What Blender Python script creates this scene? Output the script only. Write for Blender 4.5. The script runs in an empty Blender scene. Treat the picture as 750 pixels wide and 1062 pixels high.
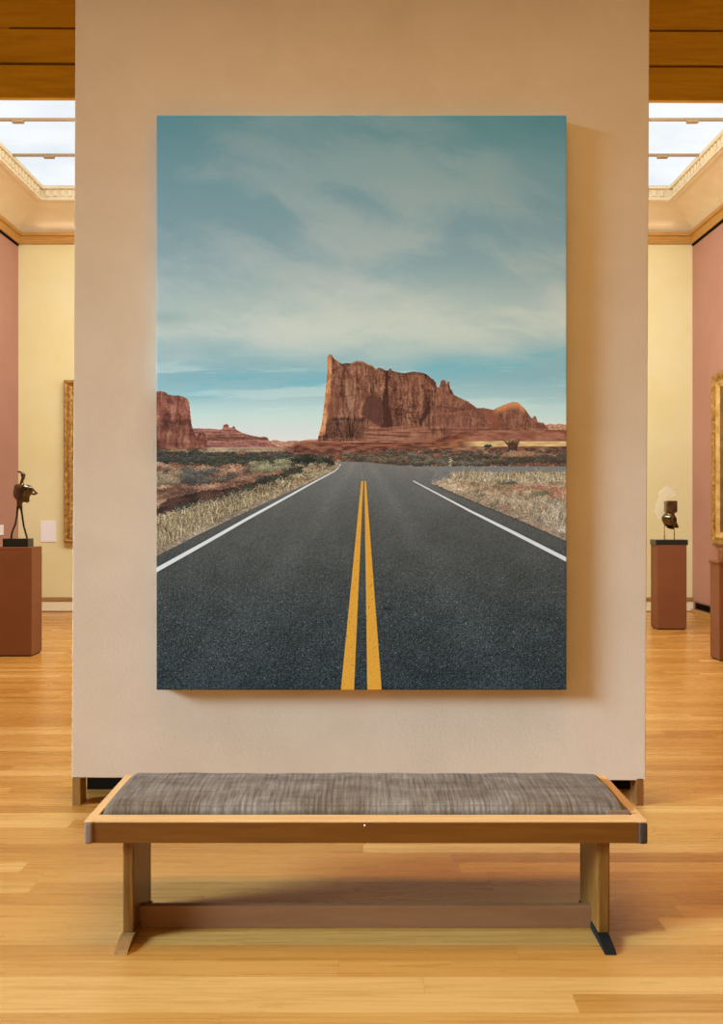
import bpy, bmesh, math, random
import numpy as np
from mathutils import Vector, Matrix

random.seed(7)
scene = bpy.context.scene
COL = scene.collection
F = 900.0            # focal length in pixels of the 750x1062 frame
EYE = 1.55           # eye level; camera at the origin looking along +Y


# warm world light, cool daylight from the left, and added fill lamps
WORLD = (0.215, 0.148, 0.064, 1)
LAMPS = [
    ('warm_top_fill', (0.2, 3.2, 5.6), (.2, 3.2, 0), 4.5, 1.0, 50, (1.0, .64, .29), math.radians(100)),  # added overhead fill, unseen, warms the floor and bench
    ('warm_front_fill', (0.0, -4.5, 1.9), (0, 4.6, 1.4), 7.0, 3.0, 92, (1.0, .66, .30)),  # added broad fill behind the camera, reaches under the bench
    ('daylight_window', (-13, -1.2, 5.7), (6.6, 4.58, -2.2), 5.0, 4.0, 255, (.47, .70, .95), math.radians(28)),
    ('gallery_fill', (0, 8.35, 6.12), (0, 11.2, 0), 8.6, 1.7, 680, (1.0, .95, .84)),  # added unseen fill, makes up for the dim skylight panes
    ('cove_fill', (-1.4, 9.6, 2.2), (-1.4, 9.7, 9), 1.6, 1.6, 75, (1.0, .90, .70)),  # added fills hanging behind the partition, brighten cove and upper walls
    ('cove_fill', (1.4, 9.6, 2.2), (1.4, 9.7, 9), 1.6, 1.6, 75, (1.0, .90, .70)),
    ('cornice_fill', (-.1, 13.36, 5.9), (-.1, 13.2, 7), 9.8, .05, 1.5, (1.0, .86, .62)),  # added strip fills along the cornice, brighten the cove
    ('cornice_fill', (-5.2, 10.0, 5.9), (-5.05, 10.0, 7), .05, 6.4, 1.5, (1.0, .86, .62)),
    ('cornice_fill', (5.01, 10.0, 5.9), (4.86, 10.0, 7), .05, 6.4, 1.5, (1.0, .86, .62)),
]
PRINT_LIGHT = (.74, .66, .58)   # mean light on the picture, so the print comes out in its own colours


def px(x, y, d):     # a reading of the photograph at distance d -> a point of the room
    return Vector(((x - 375) / F * d, d, EYE - (y - 531) / F * d))


# ------------------------------------------------------------------ materials
def lin(c):
    c = c / 255.0
    return c / 12.92 if c <= 0.04045 else ((c + 0.055) / 1.055) ** 2.4


def rgb(r, g, b):
    return (lin(r), lin(g), lin(b), 1.0)


class Mat:
    def __init__(self, name, base=(0.5, 0.5, 0.5, 1), rough=0.6, metal=0.0, spec=0.5):
        self.m = bpy.data.materials.new(name)
        self.m.use_nodes = True
        self.nt = self.m.node_tree
        self.b = self.nt.nodes['Principled BSDF']
        self.b.inputs['Base Color'].default_value = base
        self.b.inputs['Roughness'].default_value = rough
        self.b.inputs['Metallic'].default_value = metal
        self.b.inputs['Specular IOR Level'].default_value = spec

    def n(self, t, **kw):
        nd = self.nt.nodes.new(t)
        for k, v in kw.items():
            setattr(nd, k, v)
        return nd

    def l(self, a, b):
        self.nt.links.new(a, b)

    def coords(self, scale=(1, 1, 1), kind='Object', rot=(0, 0, 0)):
        tc = self.n('ShaderNodeTexCoord')
        mp = self.n('ShaderNodeMapping')
        mp.inputs['Scale'].default_value = scale
        mp.inputs['Rotation'].default_value = rot
        self.l(tc.outputs[kind], mp.inputs['Vector'])
        return mp.outputs['Vector']

    def noise(self, vec, scale, detail=4, rough=0.55, dist=0.0):
        nd = self.n('ShaderNodeTexNoise')
        nd.inputs['Scale'].default_value = scale
        nd.inputs['Detail'].default_value = detail
        nd.inputs['Roughness'].default_value = rough
        nd.inputs['Distortion'].default_value = dist
        self.l(vec, nd.inputs['Vector'])
        return nd.outputs['Fac']

    def ramp(self, fac, stops):
        r = self.n('ShaderNodeValToRGB')
        e = r.color_ramp.elements
        while len(e) < len(stops):
            e.new(0.5)
        for i, (p, c) in enumerate(stops):
            e[i].position = p
            e[i].color = c
        self.l(fac, r.inputs['Fac'])
        return r.outputs['Color']

    def mix(self, a, b, fac, mode='MIX'):
        nd = self.n('ShaderNodeMix', data_type='RGBA', blend_type=mode)
        for s, v in ((nd.inputs[6], a), (nd.inputs[7], b), (nd.inputs[0], fac)):
            if isinstance(v, (int, float)):
                s.default_value = v
            elif isinstance(v, tuple):
                s.default_value = v
            else:
                self.l(v, s)
        return nd.outputs[2]

    def color(self, out):
        self.l(out, self.b.inputs['Base Color'])

    def bump(self, h, strength=0.2, dist=0.01):
        nd = self.n('ShaderNodeBump')
        nd.inputs['Strength'].default_value = strength
        nd.inputs['Distance'].default_value = dist
        self.l(h, nd.inputs['Height'])
        self.l(nd.outputs['Normal'], self.b.inputs['Normal'])


def wood(name, dark, mid, light, axis='X', rough=0.4, scale=1.0, spec=0.4):
    m = Mat(name, rough=rough, spec=spec)
    s = {'X': (1.2, 14, 14), 'Y': (14, 1.2, 14), 'Z': (14, 14, 1.2)}[axis]
    v = m.coords(tuple(k * scale for k in s))
    f = m.noise(v, 3.0, 6, 0.6, 0.6)
    m.color(m.ramp(f, [(0.3, dark), (0.5, mid), (0.72, light)]))
    m.bump(f, 0.08, 0.003)
    return m.m


def plaster(name, c1, c2, nscale=2.5, fine=90, bump=0.25, rough=0.85, dist=0.004):
    m = Mat(name, rough=rough, spec=0.2)
    v = m.coords()
    f = m.noise(v, nscale, 5, 0.6, 0.3)
    m.color(m.ramp(f, [(0.32, c1), (0.68, c2)]))
    g = m.noise(v, fine, 3, 0.6)
    m.bump(g, bump, dist)
    return m.m


M = {}
M['partition'] = plaster('partition_plaster', (0.68, 0.525, 0.365, 1), (0.745, 0.585, 0.42, 1), 1.6, 70, 0.35)
M['yellow'] = plaster('yellow_plaster', (0.78, 0.73, 0.39, 1), (0.82, 0.79, 0.50, 1), 1.1, 40, 0.1)
M['pink'] = plaster('rose_plaster', (0.46, 0.25, 0.20, 1), (0.50, 0.28, 0.225, 1), 0.8, 40, 0.08)
M['cove'] = plaster('cove_plaster', (0.80, 0.70, 0.50, 1), (0.88, 0.80, 0.62, 1), 2.0, 40, 0.1)
M['cream'] = plaster('cream_paint', (0.86, 0.82, 0.60, 1), (0.88, 0.84, 0.64, 1), 3, 50, 0.05)
M['gold_trim'] = wood('gold_oak_trim', (0.42, 0.22, 0.05, 1), (0.52, 0.29, 0.08, 1), (0.60, 0.36, 0.11, 1), 'X', 0.45)
M['brown_trim'] = wood('brown_trim', (0.30, 0.16, 0.05, 1), (0.38, 0.22, 0.08, 1), (0.42, 0.26, 0.1, 1), 'X', 0.5)
M['header'] = wood('header_oak', (0.52, 0.29, 0.018, 1), (0.62, 0.36, 0.024, 1), (0.70, 0.42, 0.04, 1), 'X', 0.5, 0.5, 0.2)
M['dark'] = Mat('dark_gap', (0.014, 0.009, 0.005, 1), 0.95, 0, 0.05).m
M['fascia'] = plaster('skylight_paint', (0.72, 0.60, 0.40, 1), (0.80, 0.70, 0.50, 1), 5, 40, 0.1)
M['mullion'] = Mat('mullion_bronze', (0.36, 0.24, 0.12, 1), 0.5).m
M['rail'] = wood('bench_rail_oak_shaded', (0.145, 0.042, 0.0025, 1), (0.17, 0.051, 0.0035, 1), (0.20, 0.065, 0.006, 1), 'X', 0.38, 1.0)  # oak darkened: shade on the rail face put into its colour
M['rim'] = wood('bench_rim_oak_lit', (0.66, 0.36, 0.13, 1), (0.74, 0.42, 0.16, 1), (0.80, 0.48, 0.2, 1), 'X', 0.35, 1.0)  # same oak lightened: light on the rim put into its colour
M['rim_end'] = wood('bench_rim_end_oak_lit', (0.66, 0.36, 0.13, 1), (0.74, 0.42, 0.16, 1), (0.80, 0.48, 0.2, 1), 'Y', 0.35, 1.0)  # lightened rim tone again, grain running front to back
M['end_grain'] = wood('bench_end_grain', (0.16, 0.09, 0.05, 1), (0.22, 0.13, 0.08, 1), (0.26, 0.16, 0.1, 1), 'Z', 0.6, 2.0)
M['end_shaded'] = wood('bench_end_shaded', (0.03, 0.016, 0.007, 1), (0.05, 0.026, 0.012, 1), (0.07, 0.04, 0.02, 1), 'Z', 0.6, 2.0)  # shade on the right end rail put into the wood colour
M['leg'] = wood('bench_leg_oak', (0.11, 0.042, 0.005, 1), (0.17, 0.066, 0.009, 1), (0.24, 0.1, 0.016, 1), 'Z', 0.4, 1.3)
M['foot'] = wood('bench_foot_oak', (0.2, 0.09, 0.02, 1), (0.3, 0.14, 0.035, 1), (0.36, 0.18, 0.05, 1), 'Y', 0.5, 1.0)
M['stretcher'] = wood('bench_stretcher_oak', (0.22, 0.092, 0.035, 1), (0.25, 0.108, 0.042, 1), (0.28, 0.124, 0.05, 1), 'X', 0.6, 0.6, 0.2)
M['black'] = Mat('black_pad', (0.010, 0.008, 0.006, 1), 0.8, 0, 0.15).m
M['pfoot'] = wood('partition_foot_oak', (0.22, 0.105, 0.02, 1), (0.32, 0.16, 0.035, 1), (0.4, 0.21, 0.05, 1), 'Z', 0.5, 1.2)
M['pfoot_red'] = wood('partition_foot_red', (0.16, 0.055, 0.012, 1), (0.22, 0.08, 0.018, 1), (0.28, 0.11, 0.026, 1), 'Z', 0.5, 1.2)
M['pedestal'] = plaster('pedestal_paint', (0.215, 0.083, 0.034, 1), (0.24, 0.094, 0.040, 1), 3, 60, 0.05, 0.6)
M['white'] = Mat('label_card', (0.90, 0.93, 1.0, 1), 0.7).m
M['black_stone'] = Mat('black_plinth', (0.012, 0.014, 0.013, 1), 0.3).m


def make_bronze():
    m = Mat('bronze', rough=0.2, metal=0.85)
    m.b.inputs['Coat Weight'].default_value = 0.9
    m.b.inputs['Coat Roughness'].default_value = 0.08
    v = m.coords()
    f = m.noise(v, 14, 4, 0.6)
    m.color(m.ramp(f, [(0.35, (0.03, 0.02, 0.008, 1)), (0.6, (0.14, 0.085, 0.03, 1)), (0.8, (0.4, 0.25, 0.08, 1))]))
    return m.m


def make_dark_bronze():
    m = Mat('dark_patina', rough=0.4, metal=0.6)
    v = m.coords()
    f = m.noise(v, 20, 4, 0.6)
    m.color(m.ramp(f, [(0.35, (0.012, 0.011, 0.008, 1)), (0.75, (0.05, 0.04, 0.02, 1))]))
    return m.m


def make_gilt():
    m = Mat('gilt', rough=0.38, metal=0.55)
    v = m.coords()
    f = m.noise(v, 22, 5, 0.65, 0.8)
    m.color(m.ramp(f, [(0.3, (0.12, 0.05, 0.008, 1)), (0.48, (0.42, 0.22, 0.045, 1)), (0.7, (0.72, 0.48, 0.16, 1))]))
    m.bump(f, 0.9, 0.02)
    return m.m


def make_gilt_light():
    m = Mat('pale_gilt', rough=0.4, metal=0.3)
    v = m.coords()
    f = m.noise(v, 9, 4, 0.6)
    m.color(m.ramp(f, [(0.3, (0.50, 0.29, 0.08, 1)), (0.55, (0.72, 0.5, 0.2, 1)), (0.75, (0.84, 0.66, 0.36, 1))]))
    m.bump(f, 0.4, 0.01)
    return m.m


def make_old_picture():
    m = Mat('old_landscape_oil', rough=0.35)
    v = m.coords((1, 1, 1.6))
    f = m.noise(v, 1.6, 7, 0.65, 0.9)
    m.color(m.ramp(f, [(0.3, (0.03, 0.018, 0.01, 1)), (0.48, (0.12, 0.06, 0.025, 1)), (0.6, (0.2, 0.12, 0.05, 1)), (0.78, (0.36, 0.25, 0.13, 1))]))
    return m.m


def make_floor():
    m = Mat('oak_strip_floor', rough=0.3, spec=0.5)
    tc = m.n('ShaderNodeTexCoord')
    sp = m.n('ShaderNodeSeparateXYZ')
    m.l(tc.outputs['Object'], sp.inputs[0])

    def math_(op, a, b=None, c=None):
        nd = m.n('ShaderNodeMath', operation=op)
        for i, v in enumerate((a, b, c)):
            if v is None:
                continue
            if isinstance(v, (int, float)):
                nd.inputs[i].default_value = v
            else:
                m.l(v, nd.inputs[i])
        return nd.outputs[0]
    ROW, LEN = 0.105, 1.9
    ry = math_('DIVIDE', math_('ADD', sp.outputs[1], 10.02), ROW)
    row = math_('FLOOR', ry)
    wn = m.n('ShaderNodeTexWhiteNoise', noise_dimensions='1D')
    m.l(row, wn.inputs['W'])
    rx = math_('DIVIDE', math_('ADD', math_('ADD', sp.outputs[0], 20.0), math_('MULTIPLY', wn.outputs['Value'], 9.0)), LEN)
    col = math_('FLOOR', rx)
    w2 = m.n('ShaderNodeTexWhiteNoise', noise_dimensions='2D')
    cb = m.n('ShaderNodeCombineXYZ')
    m.l(row, cb.inputs[0]); m.l(col, cb.inputs[1])
    m.l(cb.outputs[0], w2.inputs['Vector'])
    base = m.ramp(w2.outputs['Value'], [(0.0, (0.50, 0.235, 0.046, 1)), (0.3, (0.585, 0.29, 0.065, 1)),
                                        (0.8, (0.635, 0.335, 0.085, 1)), (1.0, (0.75, 0.445, 0.145, 1))])
    fy = math_('FRACT', ry)
    ey = math_('MULTIPLY', math_('MINIMUM', fy, math_('SUBTRACT', 1.0, fy)), ROW)
    fx = math_('FRACT', rx)
    ex = math_('MULTIPLY', math_('MINIMUM', fx, math_('SUBTRACT', 1.0, fx)), LEN)
    ed = math_('MINIMUM', ey, ex)
    seam = math_('SUBTRACT', 1.0, math_('MULTIPLY', ed, 1 / 0.0016), None)
    seam.node.use_clamp = True
    # grain runs along the strips and differs from plank to plank
    mp = m.n('ShaderNodeMapping')
    mp.inputs['Scale'].default_value = (0.8, 20, 1)
    m.l(tc.outputs['Object'], mp.inputs['Vector'])
    va = m.n('ShaderNodeVectorMath', operation='ADD')
    m.l(mp.outputs[0], va.inputs[0]); m.l(w2.outputs['Color'], va.inputs[1])
    f = m.noise(va.outputs[0], 2.0, 6, 0.62, 0.7)
    grain = m.ramp(f, [(0.28, (0.80, 0.72, 0.58, 1)), (0.5, (0.97, 0.95, 0.92, 1)), (0.7, (1.06, 1.07, 1.1, 1))])
    c = m.mix(base, grain, 1.0, 'MULTIPLY')
    f3 = m.noise(m.coords((0.35, 0.9, 1)), 1.3, 3)
    c = m.mix(c, m.ramp(f3, [(0.3, (0.90, 0.84, 0.74, 1)), (0.7, (1, 1, 1, 1))]), 1.0, 'MULTIPLY')
    c = m.mix(c, (0.30, 0.13, 0.03, 1), math_('MULTIPLY', seam, 0.55))
    m.color(c)
    rr = m.n('ShaderNodeMapRange')
    rr.inputs['To Min'].default_value = 0.20
    rr.inputs['To Max'].default_value = 0.36
    m.l(f, rr.inputs['Value'])
    m.l(rr.outputs['Result'], m.b.inputs['Roughness'])
    m.bump(seam, 0.12, -0.002)
    return m.m


def make_cushion():
    m = Mat('woven_linen', rough=0.95, spec=0.1)
    m.b.inputs['Sheen Weight'].default_value = 0.05
    v = m.coords()
    big = m.noise(m.coords((1.4, 3.0, 1)), 2.4, 5, 0.65, 0.8)
    thread = m.noise(m.coords((110, 7, 7)), 1.0, 3, 0.6)
    base = m.ramp(big, [(0.34, (0.165, 0.116, 0.072, 1)), (0.5, (0.222, 0.168, 0.115, 1)), (0.66, (0.30, 0.25, 0.195, 1))])
    st = m.ramp(thread, [(0.35, (0.62, 0.6, 0.58, 1)), (0.65, (1.15, 1.13, 1.1, 1))])
    c = m.mix(base, st, 1.0, 'MULTIPLY')
    # woven rib grid
    w1 = m.n('ShaderNodeTexWave', wave_type='BANDS', bands_direction='X')
    w1.inputs['Scale'].default_value = 15
    w1.inputs['Distortion'].default_value = 1.2
    m.l(v, w1.inputs['Vector'])
    w2 = m.n('ShaderNodeTexWave', wave_type='BANDS', bands_direction='Y')
    w2.inputs['Scale'].default_value = 22
    w2.inputs['Distortion'].default_value = 1.0
    m.l(v, w2.inputs['Vector'])
    mm = m.n('ShaderNodeMath', operation='MULTIPLY')
    m.l(w1.outputs['Fac'], mm.inputs[0])
    m.l(w2.outputs['Fac'], mm.inputs[1])
    rib = m.ramp(mm.outputs[0], [(0.0, (0.66, 0.64, 0.62, 1)), (0.6, (1.18, 1.18, 1.18, 1))])
    c = m.mix(c, rib, 0.5, 'MULTIPLY')
    m.color(c)
    m.bump(thread, 0.5, 0.004)
    return m.m


def make_glass():
    m = Mat('skylight_glass', (0.03, 0.03, 0.03, 1), 0.6, 0, 0.2)
    f = m.noise(m.coords((0.5, 0.9, 1)), 1.2, 3, 0.5)
    c = m.ramp(f, [(0.35, (0.74, 0.83, 0.90, 1)), (0.62, (0.90, 0.95, 0.99, 1))])
    m.l(c, m.b.inputs['Emission Color'])
    m.b.inputs['Emission Strength'].default_value = SKYLIGHT
    return m.m


def make_cloud():
    m = Mat('translucent_white', (0.92, 0.92, 0.92, 1), 0.5)
    m.b.inputs['Alpha'].default_value = 0.17
    return m.m


SKYLIGHT = 1.0
M['bronze'] = make_bronze()
M['dark_bronze'] = make_dark_bronze()
M['gilt'] = make_gilt()
M['pale_gilt'] = make_gilt_light()
M['oil'] = make_old_picture()
M['floor'] = make_floor()
M['cushion'] = make_cushion()
M['glass'] = make_glass()
M['cloud'] = make_cloud()


# ------------------------------------------------------------------ mesh helpers
def box(bm, x0, x1, y0, y1, z0, z1, bev=0.0, seg=2):
    r = bmesh.ops.create_cube(bm, size=1.0)
    vs = r['verts']
    for v in vs:
        v.co = Vector((x0 + (v.co.x + .5) * (x1 - x0), y0 + (v.co.y + .5) * (y1 - y0), z0 + (v.co.z + .5) * (z1 - z0)))
    if bev > 0:
        es = list({e for v in vs for e in v.link_edges})
        bmesh.ops.bevel(bm, geom=es, offset=bev, segments=seg, affect='EDGES', profile=0.6)
    return bm


def tube(bm, pts, rad, seg=10):
    rings = []
    pts = [Vector(p) for p in pts]
    up = Vector((0, 1, 0))
    for i, p in enumerate(pts):
        t = (pts[min(i + 1, len(pts) - 1)] - pts[max(i - 1, 0)]).normalized()
        a = up.cross(t)
        if a.length < 1e-4:
            a = Vector((1, 0, 0)).cross(t)
        a.normalize()
        b = t.cross(a).normalized()
        r = rad[i] if isinstance(rad, (list, tuple)) else rad
        rx, ry = r if isinstance(r, tuple) else (r, r)
        rings.append([bm.verts.new(p + a * (math.cos(k * 2 * math.pi / seg) * rx) + b * (math.sin(k * 2 * math.pi / seg) * ry)) for k in range(seg)])
    for r0, r1 in zip(rings, rings[1:]):
        for k in range(seg):
            bm.faces.new((r0[k], r0[(k + 1) % seg], r1[(k + 1) % seg], r1[k]))
    bm.faces.new(list(reversed(rings[0])))
    bm.faces.new(rings[-1])


def ball(bm, c, rx, ry, rz, u=16, v=10):
    r = bmesh.ops.create_uvsphere(bm, u_segments=u, v_segments=v, radius=1.0)
    for q in r['verts']:
        q.co = Vector((c[0] + q.co.x * rx, c[1] + q.co.y * ry, c[2] + q.co.z * rz))


def prism(bm, poly, y0, y1):      # outline in x,z given real thickness along y
    a = [bm.verts.new((x, y0, z)) for x, z in poly]
    b = [bm.verts.new((x, y1, z)) for x, z in poly]
    n = len(poly)
    bm.faces.new(a)
    bm.faces.new(list(reversed(b)))
    for i in range(n):
        bm.faces.new((a[i], b[i], b[(i + 1) % n], a[(i + 1) % n]))


def obj(name, bm, mat, parent=None, smooth=False):
    bmesh.ops.recalc_face_normals(bm, faces=bm.faces[:])
    me = bpy.data.meshes.new(name)
    if parent is not None:
        bmesh.ops.translate(bm, verts=bm.verts[:], vec=-Vector(parent.matrix_basis.translation))
    bm.to_mesh(me)
    bm.free()
    me.materials.append(mat)
    if smooth:
        for p in me.polygons:
            p.use_smooth = True
    o = bpy.data.objects.new(name, me)
    COL.objects.link(o)
    if parent is not None:
        o.parent = parent
    return o


def part(name, mat, parent, *boxes, bev=0.0, smooth=False, label=None):
    bm = bmesh.new()
    for b in boxes:
        box(bm, *b, bev=bev)
    o = obj(name, bm, mat, parent, smooth)
    if label:
        o['label'] = label
    return o


def thing(name, label, cat, loc, group=None, kind=None):
    o = bpy.data.objects.new(name, None)
    COL.objects.link(o)
    o.location = loc
    o.empty_display_size = 0.1
    if label:
        o['label'] = label
        o['category'] = cat
    if group:
        o['group'] = group
    if kind:
        o['kind'] = kind
    return o


def struct(o, label=None, cat=None):
    o['kind'] = 'structure'
    if label:
        o['label'] = label
        o['category'] = cat
    return o


# ------------------------------------------------------------------ the room
XL, XR, YB, YF = -5.34, 5.15, 13.5, 6.65     # side walls, back wall, the opening's line
ZW = 5.87                                     # top of the walls, where the cove begins
bm = bmesh.new(); box(bm, -9, 9, -3, YB + .2, -0.1, 0)
struct(obj('floor', bm, M['floor']), 'glossy honey oak strip floor of the gallery', 'floor')
bm = bmesh.new(); box(bm, XL - .2, XR + .2, YB, YB + .2, 0, ZW + .3)
struct(obj('wall_back', bm, M['yellow']), 'pale yellow plastered end wall of the gallery', 'wall')
bm = bmesh.new(); box(bm, XL - .2, XL, YF - .4, YB, 0, ZW + .3)
struct(obj('wall_left', bm, M['pink']), 'rose pink side wall at the left edge', 'wall')
bm = bmesh.new(); box(bm, XR, XR + .2, YF - .4, YB, 0, ZW + .3)
struct(obj('wall_right', bm, M['pink']), 'rose pink side wall at the right edge', 'wall')

# coved ceiling around the skylight
SX0, SX1, SY0, SY1 = -4.66, 4.51, 7.25, 12.6
ZB, ZG = 6.07, 6.28


def rect(s):
    return [(XL + (SX0 - XL) * s, YF + (SY0 - YF) * s), (XR + (SX1 - XR) * s, YF + (SY0 - YF) * s),
            (XR + (SX1 - XR) * s, YB + (SY1 - YB) * s), (XL + (SX0 - XL) * s, YB + (SY1 - YB) * s)]


bm = bmesh.new()
loops = []
N = 14
for i in range(N + 1):
    a = math.pi / 2 * i / N
    loops.append([bm.verts.new((x, y, ZW + (ZB - ZW) * math.sin(a))) for x, y in rect((1 - math.cos(a)) * 0.93)])
loops.append([bm.verts.new((x, y, ZB)) for x, y in rect(1.0)])
loops.append([bm.verts.new((x, y, ZB + .5)) for x, y in rect(0.99)])
for a, b in zip(loops, loops[1:]):
    for k in range(4):
        bm.faces.new((a[k], a[(k + 1) % 4], b[(k + 1) % 4], b[k]))
struct(obj('ceiling', bm, M['cove']), 'cream coved plaster ceiling around the skylight', 'ceiling')

bm = bmesh.new(); box(bm, -7, 7, 3.6, 6.9, 5.62, 5.8)  # unseen strip, added to shade the header and partition top
struct(obj('ceiling_shade_strip', bm, M['header']), 'unseen wood soffit strip added to shade the header and partition top', 'ceiling')

# picture-rail mouldings under the cove
bm = bmesh.new()
box(bm, XL, XR, YB - .05, YB, ZW - .16, ZW, .008)
box(bm, XL, XR, YB - .09, YB, ZW - .045, ZW + .01, .012)
struct(obj('trim_1', bm, M['gold_trim']), 'golden wood moulding along the top of the yellow wall', 'moulding')
for nm, x, s, lb in (('trim_2', XL, 1, 'golden wood moulding along the top of the left rose wall'),
                     ('trim_3', XR, -1, 'golden wood moulding along the top of the right rose wall')):
    bm = bmesh.new()
    box(bm, min(x, x + .05 * s), max(x, x + .05 * s), YF, YB - .05, ZW - .17, ZW, .008)
    box(bm, min(x, x + .09 * s), max(x, x + .09 * s), YF, YB - .09, ZW - .045, ZW + .01, .012)
    o = struct(obj(nm, bm, M['gold_trim']), lb, 'moulding')
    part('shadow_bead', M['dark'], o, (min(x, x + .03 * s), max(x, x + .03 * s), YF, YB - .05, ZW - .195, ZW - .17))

# skylight
sky = thing('window_1', 'bright frosted glass skylight with bronze glazing bars', 'skylight', (0, SY1, ZG), kind='structure')
bars = [12.6, 11.47, 10.43, 9.4, 8.36, 7.25]
for a, b in zip(bars, bars[1:]):
    part('pane', M['glass'], sky, (SX0, SX1, b + .012, a - .012, ZG, ZG + .02))
for y in bars[1:-1]:
    part('mullion', M['mullion'], sky, (SX0, SX1, y - .018, y + .018, ZG - .03, ZG + .03), bev=.004)
bm = bmesh.new()
for y0, y1 in ((SY1 - .004, SY1 + .08), (SY0 - .08, SY0 + .004)):
    box(bm, SX0 - .08, SX1 + .08, y0, y1, ZB - .005, ZG + .05, .01)
for x0, x1 in ((SX0 - .08, SX0 + .004), (SX1 - .004, SX1 + .08)):
    box(bm, x0, x1, SY0, SY1, ZB - .005, ZG + .05, .01)
obj('fascia', bm, M['fascia'], sky)
bm = bmesh.new()
box(bm, SX0, SX1, SY1 - .05, SY1, ZG - .05, ZG, .008)
box(bm, SX0, SX1, SY1 - .03, SY1, ZB, ZB + .03, .008)
for x0, x1 in ((SX0, SX0 + .05), (SX1 - .05, SX1)):
    box(bm, x0, x1, SY0, SY1, ZG - .05, ZG, .008)
    box(bm, x0, x1 - .02 if x0 < 0 else x1, SY0, SY1, ZB, ZB + .03, .008)
x = SX0 + .08
while x < SX1 - .1:
    box(bm, x, x + .05, SY1 - .03, SY1, ZB + .06, ZG - .06, .004)
    x += .11
for xs, s in ((SX0, 1), (SX1, -1)):
    y = SY0 + .1
    while y < SY1 - .1:
        box(bm, min(xs, xs + .03 * s), max(xs, xs + .03 * s), y, y + .05, ZB + .06, ZG - .06)
        y += .11
obj('dentil_moulding', bm, M['fascia'], sky)
for y in bars[1:-1]:
    for cx in (-4.13, 3.98):
        part('clip', M['mullion'], sky, (cx - .07, cx + .07, y - .03, y + .03, ZG - .055, ZG - .02), bev=.008)

# wood-clad header over the opening between the two rooms
hz = [4.683 + .272 * i for i in range(7)]
hd = thing('trim_4', 'dark honey wood header of wide boards over the gallery opening', 'header beam', (0, 6.6, 4.683), kind='structure')
part('backing', M['dark'], hd, (XL, XR, 6.625, 6.645, 4.70, 6.28))
for i in range(6):
    part('board', M['header'], hd, (XL, XR, 6.585 + .012 * (i > 1), 6.632, hz[i], hz[i] + .251), bev=.006)
part('gap_filler', M['header'], hd, (XL, -2.69, 6.602, 6.64, hz[1] + .24, hz[2] + .01))
hd.rotation_euler = (0, 0.004, 0)

# baseboards
o = struct(part('baseboard_back', M['cream'], None, (XL, XR, YB - .03, YB, .01, .165), bev=.004), 'cream baseboard along the yellow wall', 'baseboard')
part('cap', M['brown_trim'], o, (XL, XR, YB - .045, YB, .165, .225), bev=.01)
part('shoe', M['brown_trim'], o, (XL, XR, YB - .05, YB, .0, .018), bev=.004)
for nm, x, s, lb in (('baseboard_left', XL, 1, 'golden wood strip at the foot of the left rose wall'),
                     ('baseboard_right', XR, -1, 'golden wood strip at the foot of the right rose wall')):
    struct(part(nm, M['gold_trim'], None, (min(x, x + .04 * s), max(x, x + .04 * s), YF, YB - .05, 0, .05), bev=.006), lb, 'baseboard')

# low vent on the right wall
vt = thing('wall_vent', 'low dark slatted vent at the foot of the right rose wall', 'vent', (XR, 12.3, .05))
part('vent_frame', M['end_grain'], vt, (XR - .025, XR, 11.4, 13.35, .05, .065), (XR - .025, XR, 11.4, 13.35, .16, .175),
     (XR - .025, XR, 11.4, 11.42, .05, .175), (XR - .025, XR, 13.33, 13.35, .05, .175))
part('grille', M['dark'], vt, (XR - .008, XR, 11.42, 13.33, .065, .16),
     *[(XR - .02, XR - .005, 11.42, 13.33, .078 + .02 * i, .086 + .02 * i) for i in range(4)])

# ------------------------------------------------------------------ partition with the picture
YP = 4.58
pt = thing('partition_wall', 'tall free-standing beige plaster partition holding the road picture', 'partition', (-.016, YP, 0))
bm = bmesh.new(); box(bm, -1.5155 - .016, 1.5155 - .016, YP, YP + .36, .14, 5.4, .006, 3)
pan = obj('panel', bm, M['partition'], pt)
bm = bmesh.new(); box(bm, -1.535, 1.505, YP + .27, YP + .33, 0, .139)
pl = obj('plinth', bm, M['dark'], pt)
for x0, x1, lb in ((-1.527, -1.484, 'golden oak foot'), (1.452, 1.49, 'reddish oak foot')):
    part('foot', M['pfoot'] if x0 < 0 else M['pfoot_red'], pt, (x0, x1, YP, YP + .10, 0, .145), bev=.003, label=lb)
pan.rotation_euler = (0, 0.005, 0)

# --- the picture printed on the canvas: painted here with noise, from the ground up
S = 2
W_, H_ = 426 * S, 597 * S
ys, xs_ = np.mgrid[0:H_, 0:W_].astype(np.float32)
U = 162 + (xs_ + .5) / S
V = 119 + (ys + .5) / S


def vnoise(x, y, seed):
    xi = np.floor(x).astype(np.int64); yi = np.floor(y).astype(np.int64)
    fx = (x - xi).astype(np.float32); fy = (y - yi).astype(np.float32)
    fx = fx * fx * (3 - 2 * fx); fy = fy * fy * (3 - 2 * fy)

    def h(a, b):
        n = (a * 374761393 + b * 668265263 + seed * 974634777) & 0x7fffffff
        n = ((n ^ (n >> 13)) * 1274126177) & 0x7fffffff
        n = n ^ (n >> 16)
        return (n & 0xffff).astype(np.float32) / 65535.0
    a = h(xi, yi); b = h(xi + 1, yi); c = h(xi, yi + 1); d = h(xi + 1, yi + 1)
    return (a * (1 - fx) + b * fx) * (1 - fy) + (c * (1 - fx) + d * fx) * fy


def fbm(x, y, seed, octs=5, gain=.5):
    t = np.zeros_like(x, dtype=np.float32); amp = 1.0; tot = 0
    for i in range(octs):
        t += amp * vnoise(x * 2 ** i + 17.3 * i, y * 2 ** i + 9.1 * i, seed + i); tot += amp; amp *= gain
    return t / tot


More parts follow.
